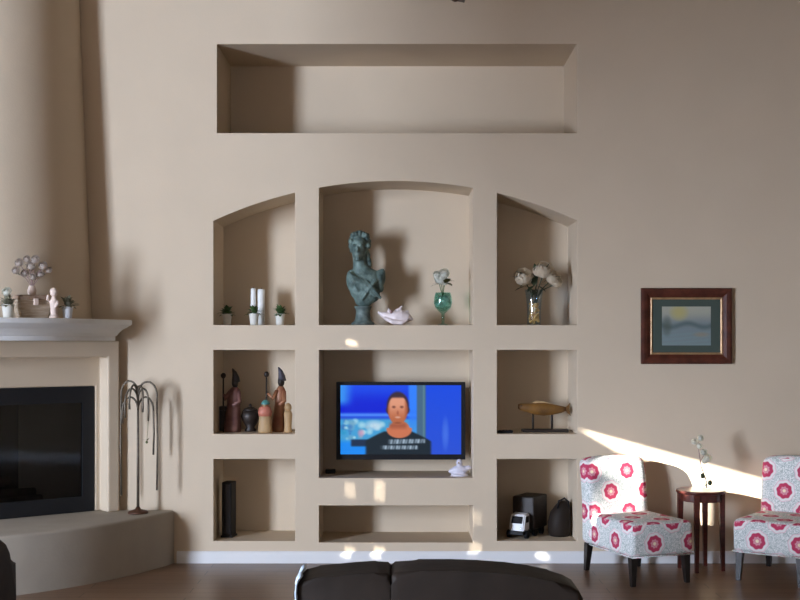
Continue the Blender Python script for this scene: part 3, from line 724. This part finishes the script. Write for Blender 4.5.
def picture(u, v):
    c = lerp3((25, 75, 235), (10, 35, 215), sm(0, .3, v)); c = lerp3(c, (60, 150, 245), sm(.13, .0, u) * (1 - sm(.2, .35, v)))
    c = lerp3(c, (85, 150, 255), max(0, 1 - abs(v - .43) / .045)); c = lerp3(c, (70, 160, 215), sm(.44, .52, v))
    for (bx, by, br, bc) in blobs: c = lerp3(c, bc, .75 * max(0, 1 - ((u - bx) ** 2 * 2.6 + (v - by) ** 2) / (br * br * 1.6)))
    c = lerp3(c, (205, 225, 240), .8 * max(0, 1 - (((u - .28) / .1) ** 2 + ((v - .58) / .09) ** 2)))
    c = lerp3(c, (210, 150, 180), .8 * max(0, 1 - (((u - .17) / .035) ** 2 + ((v - .69) / .07) ** 2)))
    c = lerp3(c, (30, 140, 245), sm(.76, .86, v) * sm(.3, .2, u))
    c = lerp3(c, (30, 50, 80), sm(.075, .1, u) * sm(.25, .22, u) * sm(.77, .8, v) * sm(.9, .87, v))
    c = lerp3(c, (50, 130, 255), sm(.55, .58, u) * sm(.9, .3, v)); c = lerp3(c, (70, 105, 135), sm(.625, .64, u))
    c = lerp3(c, (95, 135, 150), max(0, 1 - abs(u - .69) / .012)); c = lerp3(c, lerp3((22, 75, 228), (42, 82, 215), v), sm(.70, .715, u))
    c = lerp3(c, (80, 125, 235), .7 * max(0, 1 - (((u - .87) / .035) ** 2 + ((v - .7) / .28) ** 2)))
    # shirt and shoulders
    top = .665 + .9 * max(0, abs(u - .475) - .11) ** 1.15 * 1.25
    lo, hi = .205 - .0, .755
    inside = sm(top - .015, top + .02, v) * sm(lo - .01, lo + .02, u) * sm(hi + .01, hi - .02, u)
    c = lerp3(c, (28, 40, 50), inside)
    # neck, collar
    c = lerp3(c, (205, 118, 84), sm(1.08, .92, math.hypot((u - .487) / (.105 if v > .62 else .088), (v - .64) / .125)) * sm(.48, .53, v))
    c = lerp3(c, (150, 78, 56), .7 * sm(.09, .05, abs(u - .478)) * sm(.08, .0, abs(v - .585)))
    # hair then face
    c = lerp3(c, (62, 45, 58), sm(1.1, .9, math.hypot((u - .475) / .092, (v - .30) / .205)))
    c = lerp3(c, (70, 45, 50), sm(1.1, .9, math.hypot((u - .475) / .098, (v - .36) / .10)))
    fc = lerp3((225, 155, 125), (185, 105, 70), sm(.25, .52, v)); fc = lerp3(fc, (160, 85, 60), sm(.05, .085, abs(u - .47)))
    c = lerp3(c, fc, sm(1.08, .92, math.hypot((u - .475) / .083, (v - .355) / .215)) * sm(.16, .2, v))
    for ex in (.442, .508): c = lerp3(c, (95, 55, 48), .8 * max(0, 1 - (((u - ex) / .02) ** 2 + ((v - .315) / .025) ** 2)))
    c = lerp3(c, (140, 70, 55), .6 * max(0, 1 - (((u - .475) / .012) ** 2 + ((v - .40) / .04) ** 2)))
    c = lerp3(c, (225, 180, 165), .8 * max(0, 1 - (((u - .475) / .03) ** 2 + ((v - .465) / .018) ** 2)))
    c = lerp3(c, (120, 65, 48), .6 * max(0, 1 - (((u - .475) / .04) ** 2 + ((v - .545) / .02) ** 2)))
    # lettering across the shirt: two pale rows
    for (v0, v1, u0, u1, f_, ph) in [(.785 - .03 * (u - .5), .845 - .06 * (u - .5), .40, .70, 110, 0), (.875, .925, .34, .64, 120, 1)]:
        c = lerp3(c, (175, 195, 215), sm(v0 - .012, v0 + .008, v) * sm(v1 + .012, v1 - .008, v) * sm(u0 - .02, u0 + .03, u) * sm(u1 + .01, u1 - .01, u) * (.62 + .2 * math.sin(u * f_ + ph) + .18 * math.sin(u * f_ * 2.3 + v * 40)))
    return lin(c)
NX, NY = 150, 90; bm = B(); sx0, sx1, sz0, sz1 = -W2 + bz, W2 - bz, bb_, HT - 3.2 * kt
vs = [[bm.verts.new((sx0 + (sx1 - sx0) * i / NX, -.002, sz1 + (sz0 - sz1) * j / NY)) for i in range(NX + 1)] for j in range(NY + 1)]
for j in range(NY):
    for i in range(NX): bm.faces.new((vs[j][i], vs[j + 1][i], vs[j + 1][i + 1], vs[j][i + 1]))

scr = obj('screen', bm, mat_vcol('screen_picture', emit=.92, rough=.3), tvt)
def paint(o, nx, ny, fn_):
    ca = o.data.color_attributes.new('Col', 'FLOAT_COLOR', 'POINT')
    for j in range(ny + 1):
        for i in range(nx + 1):
            ca.data[j * (nx + 1) + i].color = (*fn_(i / nx, j / ny), 1)
paint(scr, NX, NY, picture)

# white ornament and small black box on the television shelf
Y = D + .12; k = Y / F
t = thing('bird_figurine', 'small white porcelain bird at the right end of the television shelf', 'figurine', (X_at(459.5, Y), Y, STV))
bm = B(); lathe(bm, [(.05, 0), (.052, .01), (.045, .018)], sx=1.25); ball(bm, (0, 0, .045), (.058, .036, .032)); ball(bm, (-.002, -.008, .098), (.024, .024, .025)); tube(bm, [(0, 0, .06), (-.002, -.005, .09)], [.024, .018], 10)
tube(bm, [(.04, 0, .05), (.07, 0, .062), (.088, 0, .058)], [.024, .016, .006], 8); tube(bm, [(-.045, 0, .04), (-.065, 0, .035), (-.078, 0, .03)], [.02, .015, .008], 8)
o = obj('body', bm, M['lilac'], t); remesh(o, .004)
obj('beak', tube(B(), [(-.006, -.028, .098), (-.012, -.045, .094)], [.006, .001], 8), M['gilt'], t)
Y = D + .30
t = thing('cable_box', 'tiny black box at the left end of the television shelf', 'electronics', (X_at(330.5, Y), Y, STV))
obj('casing', box(B(), -.035, .035, -.03, .03, 0, .03, .004), M['black'], t); obj('light', box(B(), -.02, -.012, -.032, -.029, .012, .018), M['blackmetal'], t)

# ------------------------------------------------------------------ framed picture
pc = Vector((wx(686), D, wz(326)))
Yf = D - .03; kf = Yf / F
t = thing('framed_picture', 'small landscape picture in a dark red wooden frame with green mat', 'picture', pc)
W, Hh = 45.5 * kf, 38 * kf
def frame_part(name, w0, h0, prof, m):
    # prof: list of (inset, y) across the moulding; loft round the four mitred corners
    bm = B(); rings = []
    for (sx, sz) in [(-1, -1), (1, -1), (1, 1), (-1, 1)]:
        rings.append([bm.verts.new((sx * (w0 - i), y, sz * (h0 - i))) for i, y in prof])
    n = len(prof)
    for a in range(4):
        for q in range(n): bm.faces.new((rings[a][q], rings[(a + 1) % 4][q], rings[(a + 1) % 4][(q + 1) % n], rings[a][(q + 1) % n]))
    return obj(name, bm, m, t)
frame_part('frame', W, Hh, [(0, 0), (0, -.022), (.008, -.032), (.02, -.034), (.04, -.03), (.06, -.018), (.066, -.016), (.066, 0)], M['frame'])
frame_part('gilt_liner', W - .066, Hh - .066, [(0, -.001), (0, -.017), (.006, -.02), (.014, -.014), (.014, -.001)], M['gilt'])
frame_part('mat_board', W - .08, Hh - .08, [(0, -.001), (0, -.010), (.085, -.010), (.085, -.001)], M['mat'])
iw, ih = 24.5 * kf, 19.5 * kf
def land(u, v):
    c = lerp3((165, 165, 150), (120, 132, 135), sm(.1, .5, v)); c = lerp3(c, (175, 165, 110), max(0, 1 - (((u - .35) / .22) ** 2 + ((v - .15) / .25) ** 2)))
    c = lerp3(c, (75, 92, 92), max(0, 1 - abs(v - .48 - .05 * math.sin(u * 9)) / .1) * .8)
    c = lerp3(c, (120, 140, 140), sm(.55, .7, v) * (.5 + .5 * math.sin(v * 60 + u * 7))); c = lerp3(c, (150, 130, 105), .6 * max(0, 1 - (((u - .8) / .2) ** 2 + ((v - .72) / .08) ** 2)))
    c = lerp3(c, (70, 80, 70), .6 * max(0, 1 - (((u - .1) / .12) ** 2 + ((v - .5) / .3) ** 2))); return lin(c)
bm = B(); NX2, NY2 = 40, 30
vs = [[bm.verts.new((-iw + 2 * iw * i / NX2, -.012, ih - 2 * ih * j / NY2)) for i in range(NX2 + 1)] for j in range(NY2 + 1)]
for j in range(NY2):
    for i in range(NX2): bm.faces.new((vs[j][i], vs[j + 1][i], vs[j + 1][i + 1], vs[j][i + 1]))
paint(obj('landscape_print', bm, mat_vcol('landscape', 0, .4), t), NX2, NY2, land)

# ------------------------------------------------------------------ slipper chairs
def slipper(label, c, rz):
    t = thing('slipper_chair', label, 'chair', (c[0], c[1], 0), rz, 'medallion slipper chairs by the wall')
    bm = box(B(), -.23, .23, -.335, .20, .185, .40, .035, 4)
    for v in bm.verts:
        if v.co.z > .37: v.co.z += .025 * max(0, 1 - (v.co.x / .23) ** 2) * max(0, 1 - ((v.co.y + .07) / .27) ** 2)
    o = obj('seat', bm, M['fabric'], t, True); boxuv(o)
    md = o.modifiers.new('e', 'EDGE_SPLIT'); md.split_angle = math.radians(60)
    bm = box(B(), -.235, .235, .19, .325, .185, .775, .045, 5)
    bmesh.ops.subdivide_edges(bm, edges=[e for e in bm.edges if e.calc_length() > .3], cuts=8, use_grid_fill=True)
    for v in bm.verts:
        h = (v.co.z - .3) / .47
        if h > 0: v.co.y += .05 * h * h
        if v.co.z > .70: v.co.z -= .02 * (v.co.x / .235) ** 2
    o = obj('backrest', bm, M['fabric'], t, True); boxuv(o)
    for sx in (-1, 1):
        for sy, dy in ((-.285, -.012), (.275, .02)):
            x = sx * .195
            bm = loft(B(), [[(x + sx * dx_ + a * r, sy + dyy + b_ * r, z) for a, b_ in ((-1, -1), (1, -1), (1, 1), (-1, 1))] for z, r, dx_, dyy in [(0, .014, .006, dy), (.1, .019, .003, dy * .5), (.19, .023, 0, 0)]])
            obj('leg', bm, M['leg'], t)
    bm = B(); tube(bm, [(-.228, -.337, .19), (.228, -.337, .19), (.228, .21, .19)], .005, 6); tube(bm, [(-.228, -.337, .19), (-.228, .21, .19)], .005, 6)
    o = obj('piping', bm, M['fabric'], t, True); boxuv(o)
    return t
slipper('armless chair in pink medallion fabric beside the niches, left of the side table', (1.56, 7.954), math.radians(20.5))
slipper('armless chair in pink medallion fabric cut by the right edge, right of the side table', (2.545, 7.95), math.radians(-35.7))

# ------------------------------------------------------------------ side table and orchid
TX, TY, TZ = 2.054, 8.19, .545
t = thing('side_table', 'small round dark red wooden table between the two chairs', 'table', (TX, TY, 0))
obj('tabletop', lathe(B(), [(.158, TZ - .022), (.166, TZ - .018), (.168, TZ - .01), (.166, TZ - .003), (.160, TZ)], seg=40), M['tablewood'], t)
bm = B(); lathe(bm, [(.138, TZ - .075), (.14, TZ - .07), (.14, TZ - .022)], seg=32); obj('apron', bm, M['tablewood'], t)
for a in (155, 65, 245, 335):
    x, y = .143 * math.cos(math.radians(a)), .143 * math.sin(math.radians(a))
    bm = loft(B(), [[(x * q + s * r, y * q + u_ * r, z) for s, u_ in ((-1, -1), (1, -1), (1, 1), (-1, 1))] for z, r, q in [(0, .012, 1.03), (.25, .015, 1.0), (TZ - .022, .019, .97)]])
    obj('leg', bm, M['tablewood'], t)
Yo = 8.14; ko = Yo / F
t = thing('orchid_vase', 'slender clear bud vase holding a white blossom sprig on the side table', 'vase', (X_at(706.5, Yo), Yo, TZ))
def o2(px, py, y=0): return Vector(((px - 706.5) * ko, y, H - (py - HOR) * ko - TZ))
obj('glass', lathe(B(), [(.026, 0), (.028, .004), (.024, .03), (.013, .07), (.012, .11), (.016, .125), (.013, .124), (.009, .11), (.01, .07), (.018, .03), (.001, .012)]), M['glass'], t, True)
bm = B(); tube(bm, [(0, 0, .015), o2(706, 480), o2(701, 466), o2(699, 452), o2(697, 440)], [.004, .004, .0035, .003, .002], 6); tube(bm, [o2(700, 462), o2(704, 455), o2(706, 450)], [.003, .002, .002], 6); obj('stem', bm, M['twig'], t)
bm = B()
for i, (px, py, r) in enumerate([(694, 441.5, .022), (700, 438, .02), (699, 446, .018), (703, 452, .022), (707, 458, .026), (704, 461, .018)]): rose(bm, o2(px, py, -.012), r, (0, -1, .3), 80 + i)
obj('blossoms', bm, M['whitepetal'], t)
bm = B()
for px, py in [(702, 475.5), (709.5, 482.5)]:
    ball(bm, o2(px, py, -.015), (.015, .012, .019))
    tube(bm, [o2(px, py, -.01), o2((px + 704.5) / 2, py + 1.5, -.006), o2(705, py + 3, 0)], .0025, 5)
obj('bud', bm, M['darkgreen'], t, True)

# ------------------------------------------------------------------ leather seats in the foreground
def leather_seat(name, label, cat, Y, outlines, x0, x1, arms_z, base_z=.30):
    t = thing(name, label, cat, ((x0 + x1) / 2, Y, 0)); cx = (x0 + x1) / 2
    for pl in outlines:
        bm = prism(B(), [(p_[0] - cx, p_[1]) for p_ in pl], -.02, .22)
        bmesh.ops.bevel(bm, geom=[e for e in bm.edges if abs(e.verts[0].co.y - e.verts[1].co.y) < 1e-5], offset=.075, segments=6, profile=.6, affect='EDGES', clamp_overlap=True)
        o = obj('back_cushion', bm, M['leather'], t, True); md = o.modifiers.new('e', 'EDGE_SPLIT'); md.split_angle = math.radians(50)
    hw = (x1 - x0) / 2
    obj('base', box(B(), -hw + .05, hw - .05, .0, .86, .09, base_z, .03), M['leather'], t)
    obj('seat_cushion', box(B(), -hw + .2, hw - .2, .18, .88, base_z, .45, .05, 4), M['leather'], t, True)
    for sx in (-1, 1):
        obj('armrest', box(B(), min(sx * (hw - .2), sx * (hw - .06)), max(sx * (hw - .2), sx * (hw - .06)), .1, .86, .11, arms_z, .05, 4), M['leather'], t, True)
        for y in (.06, .8): obj('foot', lathe(B(), [(.02, 0), (.03, .09)], (sx * (hw - .12), y, 0), 12), M['leg'], t)
    return t
Yl = 4.2
def ol(pts, bottom=.28, dx=0, dy=0):
    q = [at(px + dx, py + dy, Yl + .10) for px, py in pts]; r = [(v.x, v.z) for v in q]
    return [(r[0][0], bottom), (r[-1][0], bottom)] + r[::-1]
left = ol([(299.5, 600), (298, 585), (300, 575), (305, 570.5), (318, 567.5), (335, 566), (355, 564), (375, 562.8), (388, 563.2), (391, 566), (391.5, 576), (391, 600)], dy=4)
right = ol([(392, 600), (391.5, 576), (392, 566), (396, 562.5), (420, 561), (452, 561), (480, 562), (508, 564), (530, 567), (552, 571.5), (567, 576), (576, 581), (580, 589), (579.5, 600)], dx=-1, dy=4)
leather_seat('leather_loveseat', 'dark brown leather seat back at the bottom centre, in front of the television', 'sofa', Yl, [left, right], at(298, 0, Yl).x, at(580, 0, Yl).x, .5)
xr = at(4, 0, Yl).x
arm_pl = ol([(-150, 560), (-148, 545), (-135, 536), (-60, 536), (-10, 537), (1, 539), (8, 545), (12, 554), (14, 566), (14.5, 600)], dx=-9, dy=3)
leather_seat('leather_armchair', 'dark leather armchair corner at the bottom left edge, beside the hearth', 'armchair', Yl, [arm_pl], at(-150, 0, Yl).x, xr, .44)
# pale blue strip over the left end of the loveseat back
t0 = at(298, 590, Yl)
bm = B(); rows = []
for i in range(7):
    y = -.03 + .26 * i / 6
    pr = [(301.5, 575), (298.5, 576), (296.6, 578.5), (295.8, 584), (296.2, 592), (297, 606), (297.5, 625)]
    rows.append([Vector((at(px, py, Yl).x + .004 * math.sin(i * 2 + j), Yl + y, at(px, py, Yl).z)) for j, (px, py) in enumerate(pr)])
vv = [[bm.verts.new(p_) for p_ in r_] for r_ in rows]
for a_, b_ in zip(vv, vv[1:]):
    for q in range(len(a_) - 1): bm.faces.new((a_[q], a_[q + 1], b_[q + 1], b_[q]))
o = tag(obj('pale_blue_strip', bm, M['blue'], None, True), 'pale blue strip over the left end of the leather seat back', 'strip')
o.modifiers.new('s', 'SOLIDIFY').thickness = .006

# ------------------------------------------------------------------ ceiling fan (only its lowest tip is in view)
Yfn = 5.0; q = at(455.5, 1.8, Yfn)
t = thing('ceiling_fan', 'dark tip of a ceiling fan hanging at the top edge above the niches', 'ceiling fan', (q.x, Yfn, q.z))
obj('finial', lathe(B(), [(.004, 0), (.016, .006), (.022, .02), (.012, .034), (.02, .045)]), M['blade'], t, True)
obj('motor', lathe(B(), [(.02, .045), (.09, .06), (.12, .10), (.12, .18), (.07, .22), (.03, .25)]), M['blade'], t, True)
obj('downrod', tube(B(), [(0, 0, .24), (0, 0, ZC - q.z - .06)], .012, 10), M['blade'], t, True)
obj('canopy', lathe(B(), [(.02, ZC - q.z - .08), (.06, ZC - q.z - .04), (.07, ZC - q.z - .001)]), M['blade'], t, True)
for i in range(5):
    m4 = Matrix.Translation((0, 0, .2)) @ Matrix.Rotation(2 * PI * i / 5 + .3, 4, 'Z') @ Matrix.Rotation(.2, 4, 'X')
    obj('blade', box(B(), .1, .66, -.065, .065, -.005, .005, 0, 3, m4), M['blade'], t)

# ------------------------------------------------------------------ light
def area(name, loc, d, sx, sy, power, col):
    l = bpy.data.lights.new(name, 'AREA'); l.shape = 'RECTANGLE'; l.size = sx; l.size_y = sy; l.energy = power; l.color = col
    o = bpy.data.objects.new(name, l); C.objects.link(o); o.location = loc
    o.rotation_euler = Vector(d).to_track_quat('-Z', 'Z').to_euler(); return o
area('window_daylight', (XW + .02, -.3, 1.3), (1, 0, 0), 4.8, 2.0, 2300, (.85, .99, 1.25))
area('rear_fill', (.2, YB - .04, 1.4), (0, 1, 0), 4.6, 2.1, 20, (.86, .99, 1.19))  # weak fill lamp added behind the camera
sl = bpy.data.lights.new('sun', 'SUN'); sl.energy = 45; sl.angle = math.radians(.25); sl.color = (1, .95, .87)
so = bpy.data.objects.new('sun', sl); C.objects.link(so); so.location = (-12, 2, 6); so.rotation_euler = SUN.to_track_quat('-Z', 'Y').to_euler()
w = bpy.data.worlds.new('sky'); bpy.context.scene.world = w; w.use_nodes = True
w.node_tree.nodes['Background'].inputs[0].default_value = (.75, .85, 1, 1); w.node_tree.nodes['Background'].inputs[1].default_value = .8

cam = bpy.data.cameras.new('camera'); co = bpy.data.objects.new('camera', cam); C.objects.link(co)
co.location = (0, 0, H); co.rotation_euler = (PI / 2, 0, 0)
cam.sensor_width = 36; cam.lens = F / 800 * 36; cam.shift_y = (HOR - 300) / 800; cam.clip_start = .05
sc = bpy.context.scene; sc.camera = co
vs_ = sc.view_settings; vs_.view_transform = 'Standard'; vs_.look = 'None'; vs_.exposure = .08; vs_.gamma = 1; vs_.use_curve_mapping = False
